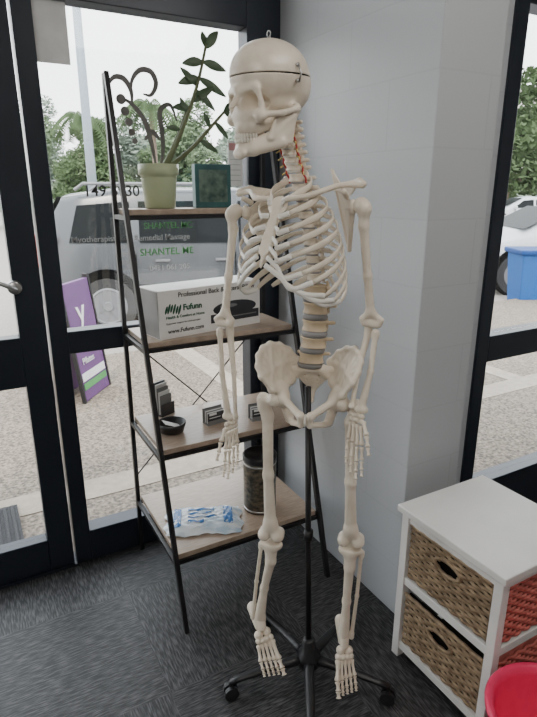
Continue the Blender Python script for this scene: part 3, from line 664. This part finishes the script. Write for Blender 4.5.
# --- legs
for s in (-1,1):
    hj=PO+RP@Vector((s*.088,-.012,-.003)); tr=PO+RP@Vector((s*.124,.006,-.016)); sd=RP@Vector((1,0,0)); fw=RP@Vector((0,-1,0))
    kn=Vector((-.103,-.040,.530)) if s<0 else Vector((.122,-.062,.526)); an=Vector((-.136,-.020,.244)) if s<0 else Vector((.118,-.050,.208))
    st=tr+Vector((0,0,-.045))-sd*s*.012
    def f_f(P):
        d=cap(P,hj,hj,.0215); d=smin(d,cap(P,hj,tr-sd*s*.008,.0135,.0145),.006); d=smin(d,cap(P,tr+Vector((0,0,.006)),tr+Vector((0,0,-.02)),.0145),.008)
        d=smin(d,cap(P,tr,st,.0155,.0155),.012); m=st.lerp(kn,.45)+fw*.012; m2=st.lerp(kn,.85)+fw*.003
        d=smin(d,cap(P,st,m,.0155,.0138),.012); d=smin(d,cap(P,m,m2,.0138,.0170),.012)
        for q in (-1,1): 
            c=kn+sd*q*.020+Vector((0,0,.014)); d=smin(d,cap(P,m2,c,.014,.016),.014); d=smin(d,cap(P,c-fw*.016,c+fw*.006,.0170,.015),.008)
        return d
    lb('femur',f_f,[hj,kn,tr],.05,.0026)
    kt=kn+Vector((0,0,-.016)); 
    def f_t(P):
        d=cap(P,kt-sd*.019,kt+sd*.019,.0150); d=smin(d,cap(P,kt-fw*.008,kt+fw*.002,.018),.008); d=np.maximum(d,P[2]-(kt.z+.006))
        t1=kt+Vector((0,0,-.055))+fw*.004; d=smin(d,cap(P,kt+Vector((0,0,-.012)),t1,.020,.0145),.010)
        m=kt.lerp(an,.6); d=smin(d,cap(P,t1,m,.0145,.0112),.010); d=smin(d,cap(P,m,an,.0112,.0160),.012); d=smin(d,cap(P,an-sd*s*.010,an-sd*s*.013+Vector((0,0,-.012)),.008,.006),.005); return d
    lb('tibia',f_t,[kt,an],.05,.0024)
    fb=kt+sd*s*.031+Vector((0,0,-.014))-fw*.014; fe=an+sd*s*.022+Vector((0,0,-.010))
    def f_fi(P):
        d=cap(P,fb,fb+Vector((0,0,-.01)),.0088); m=fb.lerp(fe,.5)+sd*s*.002; d=smin(d,cap(P,fb,m,.0058,.0054),.006); d=smin(d,cap(P,m,fe,.0054,.006),.006); d=smin(d,cap(P,fe+Vector((0,0,.012)),fe,.0078,.007),.006); return d
    lb('fibula',f_fi,[fb,fe],.03,.002)
    toe=Vector((-.085,-.130,.160)) if s<0 else Vector((.126,-.160,.094))
    Fd=(toe-an); Fd.normalize(); Sd=Fd.cross(Vector((0,0,1))).normalized()
    Sd=Sd if Sd.dot(sd)>0 else -Sd; Up=Sd.cross(Fd); Up=Up if Up.z>0 else -Up
    a0=an+Vector((0,0,-.016))
    def f_ca(P):
        d=cap(P,a0-Up*.030-Fd*.048,a0-Up*.028+Fd*.010,.0175,.014); d=smin(d,cap(P,a0-Fd*.004,a0+Fd*.022-Up*.006,.0175,.013),.006); return d
    lb('heel_and_ankle_bone',f_ca,[a0-Up*.03-Fd*.05,a0+Fd*.03],.03,.0022)
    b=B()
    for k,(f_,l_,u_,r_) in enumerate([(.034,-.012,-.012,.0135),(.036,.013,-.018,.014),(.052,-.019,-.018,.011),(.053,-.006,-.015,.0105),(.053,.007,-.017,.0105),(.051,.018,-.021,.010)]):
        b.ell(a0+Fd*f_-Sd*(-l_*s)+Up*u_,(r_,r_,r_),seg=12)
    b.make('midfoot_bones','bone',sk,True)
    for k in range(5):
        lat=(k-2)*s; a=a0+Fd*.060+Sd*(lat*.0105)-Up*(.018+.002*k); ml_=.056-.003*k; m=a+Fd*ml_+Sd*(lat*.0030)-Up*.010
        b=B(); bt(b,a,m,.0080 if k==0 else .0060); b.make('foot_bone','bone',sk,True)
        b=B(); cur=m+Fd*.001; lens=((.024,.018) if k==0 else (.019,.010,.008)); dc_=(Fd+Sd*lat*.01-Up*.02).normalized()
        for j,l in enumerate(lens):
            nx=cur+dc_*l; bt(b,cur,nx,(.0072 if k==0 else .0050)-.0004*j); cur=nx+dc_*.001; dc_=(dc_-Up*.15).normalized()
        b.make('toe','bone',sk,True)
# --- stand
PX,PY=.016,-.016
sw=Vector((SX,SY,0))+Matrix.Rotation(YAW,3,'Z')@Vector((PX,PY,0))
sd_=thing('skeleton_stand','black five-legged caster stand with upright rod under the skeleton','stand',sw,YAW)
B().cyl((0,0,.07),(-.018,.040,.97),.0085,seg=16).make('rod','black',sd_,True)
b=B(); b.lathe([(.030,.055),(.036,.06),(.036,.095),(.024,.105),(.020,.15),(.016,.155),(0,.155)],seg=28); b.make('hub','plastic',sd_,True)
B().lathe([(.014,.5),(.014,.53),(0,.53)],(-.0086,.019,0),seg=16).make('collar','black',sd_,True)
for k in range(5):
    a=R(-92+72*k); dx,dy=math.cos(a),math.sin(a); b=B(); T=[0,.15,.5,.85,1]; 
    b.tube([(dx*(.02+.235*t),dy*(.02+.235*t),.080-.022*t*t) for t in T],[.015,.016,.014,.012,.011],10,rv=[.016,.015,.011,.009,.008],up=(0,0,1)); lg=b.make('leg','plastic',sd_,True)
    b=B(); cx,cy2=dx*.25,dy*.25; b.cyl((cx,cy2,.03),(cx,cy2,.062),.006,seg=8); nx,ny=-dy,dx
    for q in (-1,1): b.cyl((cx+nx*.004*q,cy2+ny*.004*q,.0225),(cx+nx*.017*q,cy2+ny*.017*q,.0225),.022,seg=20)
    b.make('caster','plastic',lg)
# ------------------------------------------------------------------ OUTSIDE
def g(name,m,a,b): return struct(B().b2(a,b).make(name,m))
g('ground_paving','agg',(-12,2.14,-.09),(14,5.2,-.03)); 
g('ground_strip','conc',(-12,2.60,-.03),(14,2.80,-.026)); 
for x in (-2.6,-.45,1.70,3.85): g('ground_joint','conc',(x,2.80,-.03),(x+.18,5.2,-.026))
g('ground_parking','asph',(-60,5.2,-.3),(90,90,-.14))
g('ground_right','agg',(1.44,1.45,-.09),(14,2.14,-.03))
dm=thing('door_mat','dark ribbed rubber mat on paving outside the glass door','mat',(-.32,2.50,-.024))
B().b2((-.42,-.16,0),(.38,.20,.012)).make('base','mat',dm)
for k in range(23): B().b2((-.40+k*.034,-.15,.012),(-.385+k*.034,.19,.018)).make('rib_strip','mat',dm)
p=PZ(84,398,-.03); sg=thing('pavement_sign','purple and white folding pavement sign outside the window','sign',(p.x+.02,p.y+.12,-.03),R(52))
for s in (1,-1):
    rot=Matrix.Rotation(R(-7*s),3,'X'); b=B(); 
    b.box((0,-.06*s,.44),(.42,.022,.88),rot); pan=b.make('panel','purple',sg,bevel=.004)
    for xx in (-.21,.21): B().box((xx,-.064*s,.45),(.020,.028,.92),rot).make('edge_rail','black',pan)
def onp(x,z):
    v=Matrix.Rotation(R(-7),3,'X')@Vector((x,-.014,z-.44)); return v+Vector((0,-.06,.44))
for bd,sz,x,z,mm in (('y',.30,-.07,.56,'paper'),('Yoga',.11,-.13,.36,'paper'),('Pilates',.07,-.13,.27,'paper')):
    text('sign_text',bd,sz,mm,sg,onp(x,z),(PI/2-R(7),0,0),.002)
B().box(onp(0,.11),(.36,.004,.05),Matrix.Rotation(R(-7),3,'X')).make('green_band','green',sg); B().box(onp(0,.18),(.36,.004,.06),Matrix.Rotation(R(-7),3,'X')).make('white_band','paper',sg)
def car(name,label,loc,rz,L,W,H,col,hood,slope,suv=True):
    t=thing(name,label,'car',loc,rz); hl=L/2; r=.34; wx=(-hl+.80,hl-.85); hw=W/2; k=hw/.925; dz=H-1.66
    xw=hl-hood-slope; xk_=[-hl,-hl+.06,-hl+.35,-hl+.9,0,xw,hl-hood,hl-.5,hl-.12,hl]
    if suv: roof=[.86,1.12,1.58,1.65,1.66,1.60,1.04,.95,.84,.64]; belts=[.80,.98,1.03,1.02,1.0,.98,.97,.86,.76,.60]
    else: xk_[1:4]=[-hl+.1,-hl+.55,-hl+1.25]; roof=[.84,.98,1.04,1.36,1.42,1.38,1.0,.90,.80,.62]; belts=[.78,.90,.94,.95,.94,.93,.92,.82,.72,.58]; dz=0
    wd=[.80,.86,.915,.925,.925,.925,.915,.88,.80,.66]; tw=[.70,.72,.70,.72,.72,.70,.72,.72,.66,.5]
    def sec(x):
        f=lambda a: float(np.interp(x,xk_,a)); b_,ro,w_,t_=f(belts),f(roof)+(dz if f(roof)>1.3 else 0),f(wd)*k,f(tw)*k
        up=ro>b_+.12; zb=.30 if -hl+.05<x<hl-.05 else .45
        return [(w_*.90,zb),(w_*.99,.44),(w_,.60),(w_*.975,.80),(w_*.95,b_),(w_*.95-(w_*.95-t_)*.9,ro-.08 if up else b_+.01),(t_*.93,ro-.02 if up else b_+.02),(t_*.6,ro),(0,ro+.02)]
    xs=sorted(set([round(q,4) for q in xk_+[-hl+.03,-hl+.2,-hl+.6,xw-.3,xw+slope*.5,hl-.8,hl-.25,hl-.05]+list(np.linspace(-hl+.9,xw-.2,8))])); b=B(); rings=[]
    for x in xs:
        s_=sec(x); rings.append([b.bm.verts.new((x,y,z)) for y,z in s_+[(-y,z) for y,z in s_[-2::-1]]])
    for A,Bq in zip(rings,rings[1:]):
        for i in range(len(A)-1): b.bm.faces.new((A[i],A[i+1],Bq[i+1],Bq[i]))
        b.bm.faces.new((A[-1],A[0],Bq[0],Bq[-1]))
    b.bm.faces.new(rings[0]); b.bm.faces.new(rings[-1][::-1]); b.make('body',col,t,True)
    def side(x,kk,s):
        q=sec(x); a,c=q[4],q[5]; return Vector((x,s*(a[0]+(c[0]-a[0])*kk+.014),a[1]+(c[1]-a[1])*kk))
    rearx=-hl+.42 if suv else -hl+1.2
    spans=[(rearx,-hl+1.10),(-hl+1.20,-.10),(0,xw+.02)] if suv else [(rearx,-.10),(0,xw+.02)]
    for s in (-1,1):
        for i,(xa,xb) in enumerate(spans):
            last=i==len(spans)-1; first=i==0
            B().poly([side(xa,.08,s),side(xb+(.45 if last else 0),.08,s),side(xb,.90,s),side(xa+(.10 if first else 0),.90,s)]).make('side_window','carglass',t)
        for x in (spans[-1][0]-.05,spans[-1][1]+.38,spans[0][1]+.05 if suv else -hl+1.1):
            y=sec(x)[2][0]; B().box((x,s*(y+.001),.66),(.014,.006,.56)).make('door_seam','tyre',t)
        for x in (-.25,spans[0][1]+.3): B().box((x+.05,s*(sec(x)[3][0]+.012),.86),(.17,.03,.028)).make('door_handle','rim',t)
        B().box((.1,s*(hw+.004),.56),(L*.55,.022,.05)).make('side_strip','tyre',t)
        B().box((xw+.42,s*(hw+.08),1.03 if suv else .97),(.12,.17,.13)).make('mirror',col,t,bevel=.03)
        B().box((-hl+.13,s*(hw*.90),.98 if suv else .80),(.24,.18*k,.36 if suv else .14)).make('tail_light','lampred',t,bevel=.02)
        B().box((hl-.16,s*(hw*.74),.70),(.24,.34,.13)).make('headlight','cart',t,bevel=.03)
    def top(x0,x1,inset): return [Vector((x,s*(np.interp(x,xk_,tw)*k-inset),sec(x)[7][1]+.022)) for x,s in ((x0,-1),(x0,1),(x1,1),(x1,-1))]
    B().poly(top(xw+.05,hl-hood-.05,.04)).make('windscreen','carglass',t)
    a_,b2_=((-hl+.08,-hl+.32) if suv else (-hl+.62,-hl+1.2)); B().poly([v+Vector((-.02,0,.01)) for v in top(a_,b2_,.06)]).make('rear_window','carglass',t)
    for c in wx:
        for s in (-1,1):
            b=B(); b.cyl((c,s*(sec(c)[2][0]-.05),.37),(c,s*(sec(c)[2][0]+.006),.37),.40,seg=36); b.make('wheel_arch','tyre',t)
            y=sec(c)[2][0]-.09
            b=B(); b.lathe([(r*.55,-.10),(r*.95,-.10),(r,-.07),(r,.07),(r*.95,.10),(r*.55,.105),(r*.55,-.10)],seg=32); b.bm.transform(Matrix.Translation((c,s*y,r))@Matrix.Rotation(-PI/2*s,4,'X')); ty=b.make('tyre','ink',t)
            b=B(); b.lathe([(.0,.12),(.05,.125),(.06,.11),(.07,.10)],seg=24); b.lathe([(r*.52,.10),(r*.58,.118),(r*.64,.11)],seg=24)
            for kk in range(7): a=2*PI*kk/7; b.box((math.cos(a)*.125,math.sin(a)*.125,.105),(.15,.036,.02),Matrix.Rotation(a,3,'Z'))
            b.bm.transform(Matrix.Translation((c,s*y,r))@Matrix.Rotation(-PI/2*s,4,'X')); b.make('wheel_rim','rim',ty)
    B().box((hl-.02,0,.46),(.06,W*.5,.16)).make('grille','plastic',t,bevel=.02); B().box((-hl-.005,0,.66),(.02,.38,.12)).make('number_plate','paper',t)
    if suv:
        yt=.66*k
        for s in (-1,1): B().tube([(-hl+.5,s*yt,H-.02),(-hl+.6,s*yt,H+.05),(xw-.2,s*yt,H+.05),(xw-.1,s*yt,H-.02)],.018,8).make('roof_rail','rim',t)
    return t
x,y=cam2w(-.50,7.45); car('suv_car','large silver grey estate SUV parked outside the window',(x,y,-.14),YAW+R(10),4.7,1.85,1.66,'silver',1.05,.62)
x,y=cam2w(5.25,9.8); car('hatchback_car','nearest white car through the right window, beside the blue bin',(x,y,-.14),YAW+R(184),4.3,1.78,1.42,'carwhite',.95,.8,suv=False)
x,y=cam2w(11.6,25.5); car('saloon_car','distant white car parked under the trees seen through right window',(x,y,-.14),YAW+R(178),4.5,1.78,1.5,'carwhite',1.1,.75,suv=False)
x,y=cam2w(3.90,8.1); wb=thing('wheelie_bin','blue plastic bin with lid outside the right window','bin',(x,y,-.14),YAW)
b=B(); q=[( -.22,-.22,0),(.22,-.22,0),(.22,.22,0),(-.22,.22,0)]; v0=[b.bm.verts.new(v) for v in q]; v1=[b.bm.verts.new((v[0]*1.25,v[1]*1.25,.76)) for v in q]
b.bm.faces.new(v0[::-1]); b.bm.faces.new(v1)
for i in range(4): b.bm.faces.new((v0[i],v0[(i+1)%4],v1[(i+1)%4],v1[i]))
b.make('bin_body','bluep',wb,bevel=.02); B().box((0,0,.795),(.64,.64,.07)).make('lid','bluel',wb,bevel=.02); B().cyl((-.2,.34,.74),(.2,.34,.74),.015).make('handle','bluel',wb)
x,y=cam2w(-4.62,15.0); lp=thing('lamp_post','tall pale lamp post behind the parked SUV','lamp post',(x,y,-.14))
B().cyl((0,0,0),(0,0,6.2),.13,.10).make('post','pole',lp,True); B().tube([(0,0,6.1),(.1,0,6.4),(.6,0,6.5)],.05).make('arm','pole',lp); B().box((.8,0,6.5),(.5,.2,.09)).make('lamp_head','pole',lp,bevel=.02)
def foliage(seed,blobs,n,sz):
    rnd=random.Random(seed); vs=[];fs=[]
    for i in range(n):
        c,r=blobs[rnd.randrange(len(blobs))]; v=Vector((rnd.gauss(0,1),rnd.gauss(0,1),rnd.gauss(0,1))).normalized()*(r*(.6+.45*rnd.random())); p=Vector(c)+Vector((v.x,v.y,v.z*.8))
        a=Vector((rnd.gauss(0,1),rnd.gauss(0,1),rnd.gauss(0,1))).normalized(); b_=a.orthogonal().normalized()*sz*(.6+rnd.random()*.6); a=a*sz*(.8+rnd.random()*.5); k=len(vs)
        vs+=[p-a,p+b_*.5,p+a,p-b_*.5]; fs.append((k,k+1,k+2,k+3))
    me=bpy.data.meshes.new('foliage'); me.from_pydata([tuple(v) for v in vs],[],fs); return me
protos=[]
for sd2 in range(3):
    rnd=random.Random(sd2+10); bl=[((rnd.uniform(-1.4,1.4),rnd.uniform(-1.1,1.1),rnd.uniform(1.4,4.2)),rnd.uniform(.7,1.2)) for _ in range(11)]+[((0,0,3.1),1.2),((rnd.uniform(-.6,.6),0,4.9),.8)]
    b=B(); b.tube([(0,0,-.1),(.05,0,1.2),(0,.05,2.8)],[.17,.13,.08],10)
    for k in range(5): b.tube([(0,0,1.4+.2*k),tuple(Vector(bl[k][0])*.9)],[.07,.03],7)
    me=bpy.data.meshes.new('trunk'); b.bm.to_mesh(me); b.bm.free(); protos.append((foliage(sd2,bl,7500,.13),me))
def tree(X,Y,sc,k,label,mm='fol',zs=.95):
    x,y=cam2w(X,Y); t=thing('tree',label,'tree',(x,y,-.14),R(40*k),'trees across the car park'); t.scale=(sc,sc,sc*zs)
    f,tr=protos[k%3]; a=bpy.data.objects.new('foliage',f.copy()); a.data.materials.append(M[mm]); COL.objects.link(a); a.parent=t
    b_=bpy.data.objects.new('trunk',tr.copy()); b_.data.materials.append(M['bark']); COL.objects.link(b_); b_.parent=t
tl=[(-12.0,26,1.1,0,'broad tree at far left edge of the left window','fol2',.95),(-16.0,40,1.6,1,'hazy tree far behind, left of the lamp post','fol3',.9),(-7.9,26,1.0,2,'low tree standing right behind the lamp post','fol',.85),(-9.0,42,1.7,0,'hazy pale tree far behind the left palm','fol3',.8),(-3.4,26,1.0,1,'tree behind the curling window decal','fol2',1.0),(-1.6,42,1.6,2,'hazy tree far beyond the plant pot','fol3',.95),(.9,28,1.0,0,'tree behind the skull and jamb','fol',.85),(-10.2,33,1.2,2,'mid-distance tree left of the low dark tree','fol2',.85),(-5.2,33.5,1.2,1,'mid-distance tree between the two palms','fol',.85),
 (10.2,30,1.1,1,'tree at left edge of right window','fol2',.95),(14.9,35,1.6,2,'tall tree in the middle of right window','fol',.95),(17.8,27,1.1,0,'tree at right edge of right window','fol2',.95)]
for a in tl: tree(*a)
def palm(X,Y,H,label):
    x,y=cam2w(X,Y); t=thing('palm_tree',label,'palm tree',(x,y,-.14),0,'palms across the car park')
    B().tube([(0,0,0),(.1,0,H*.5),(.05,0,H)],[.13,.10,.08],10).make('trunk','bark',t,True)
    for k in range(17):
        a=k*2.4; e=.5+.6*((k*7)%5)/5; b=B()
        pts=[Vector((math.cos(a)*1.2*u,math.sin(a)*1.2*u,H+e*1.1*u-1.5*u*u)) for u in (0,.15,.3,.45,.6,.75,.9,1)]
        for p_,q_ in zip(pts,pts[1:]):
            for m_ in range(3):
                c=p_.lerp(q_,m_/3); 
                for s in (-1,1):
                    tip=c+Vector((-math.sin(a)*s*.24,math.cos(a)*s*.24,-.2)); b.poly([c,c+(q_-p_)*.3,tip])
        b.tube(pts,.015,5); b.make('frond','fol',t)
palm(-6.6,21,4.1,'left palm tree close to the lamp post'); palm(-4.2,21,4.5,'right palm tree beyond the curling decal')
x,y=cam2w(0,48)
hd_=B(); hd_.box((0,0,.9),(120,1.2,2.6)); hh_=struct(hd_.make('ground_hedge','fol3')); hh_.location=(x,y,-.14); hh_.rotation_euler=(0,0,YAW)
x,y=cam2w(21.5,52); bd=thing('building','pale low building with flat roof beyond the right window trees','building',(x,y,-.14),YAW)
B().box((0,0,4.8),(12,6,9.6)).make('wall','bldg',bd); B().box((0,0,9.75),(12.6,6.6,.3)).make('roof','roof',bd)
for k in range(4): B().box((-4+2.6*k,-3.02,7.4),(1.4,.06,1.2)).make('window','carglass',bd)
# ------------------------------------------------------------------ LIGHT
w=bpy.data.worlds.new('world'); C.world=w; w.use_nodes=True; nt=w.node_tree; bg=nt.nodes['Background']
tc=nt.nodes.new('ShaderNodeTexCoord'); sx=nt.nodes.new('ShaderNodeSeparateXYZ'); cr=nt.nodes.new('ShaderNodeValToRGB')
nt.links.new(tc.outputs['Generated'],sx.inputs[0]); nt.links.new(sx.outputs['Z'],cr.inputs[0]); nt.links.new(cr.outputs[0],bg.inputs[0])
cr.color_ramp.elements[0].position=0; cr.color_ramp.elements[0].color=(.98,.99,.99,1); cr.color_ramp.elements[1].position=.6; cr.color_ramp.elements[1].color=(.88,.94,1,1)
bg.inputs[1].default_value=5.4
sun=bpy.data.lights.new('sun','SUN'); sun.energy=3.0; sun.angle=R(6); sun.color=(1,.91,.78); so=bpy.data.objects.new('sun',sun); COL.objects.link(so)
so.rotation_euler=Vector((.35,.35,-1)).to_track_quat('-Z','Y').to_euler()
def area(loc,tgt,e,sz,col=(1,1,1)):
    l=bpy.data.lights.new('lamp','AREA'); l.energy=e; l.size=sz; l.color=col; q=bpy.data.objects.new('lamp',l); COL.objects.link(q); q.location=loc; q.rotation_euler=(Vector(tgt)-Vector(loc)).to_track_quat('-Z','Y').to_euler()
area((-.6,-.6,2.5),(.8,1.2,.6),27,1.1,(1,.96,.90)); area((1.2,.2,2.55),(1.1,.8,0),13,.8,(1,.96,.90))  # unseen fill lights added overhead to brighten the room
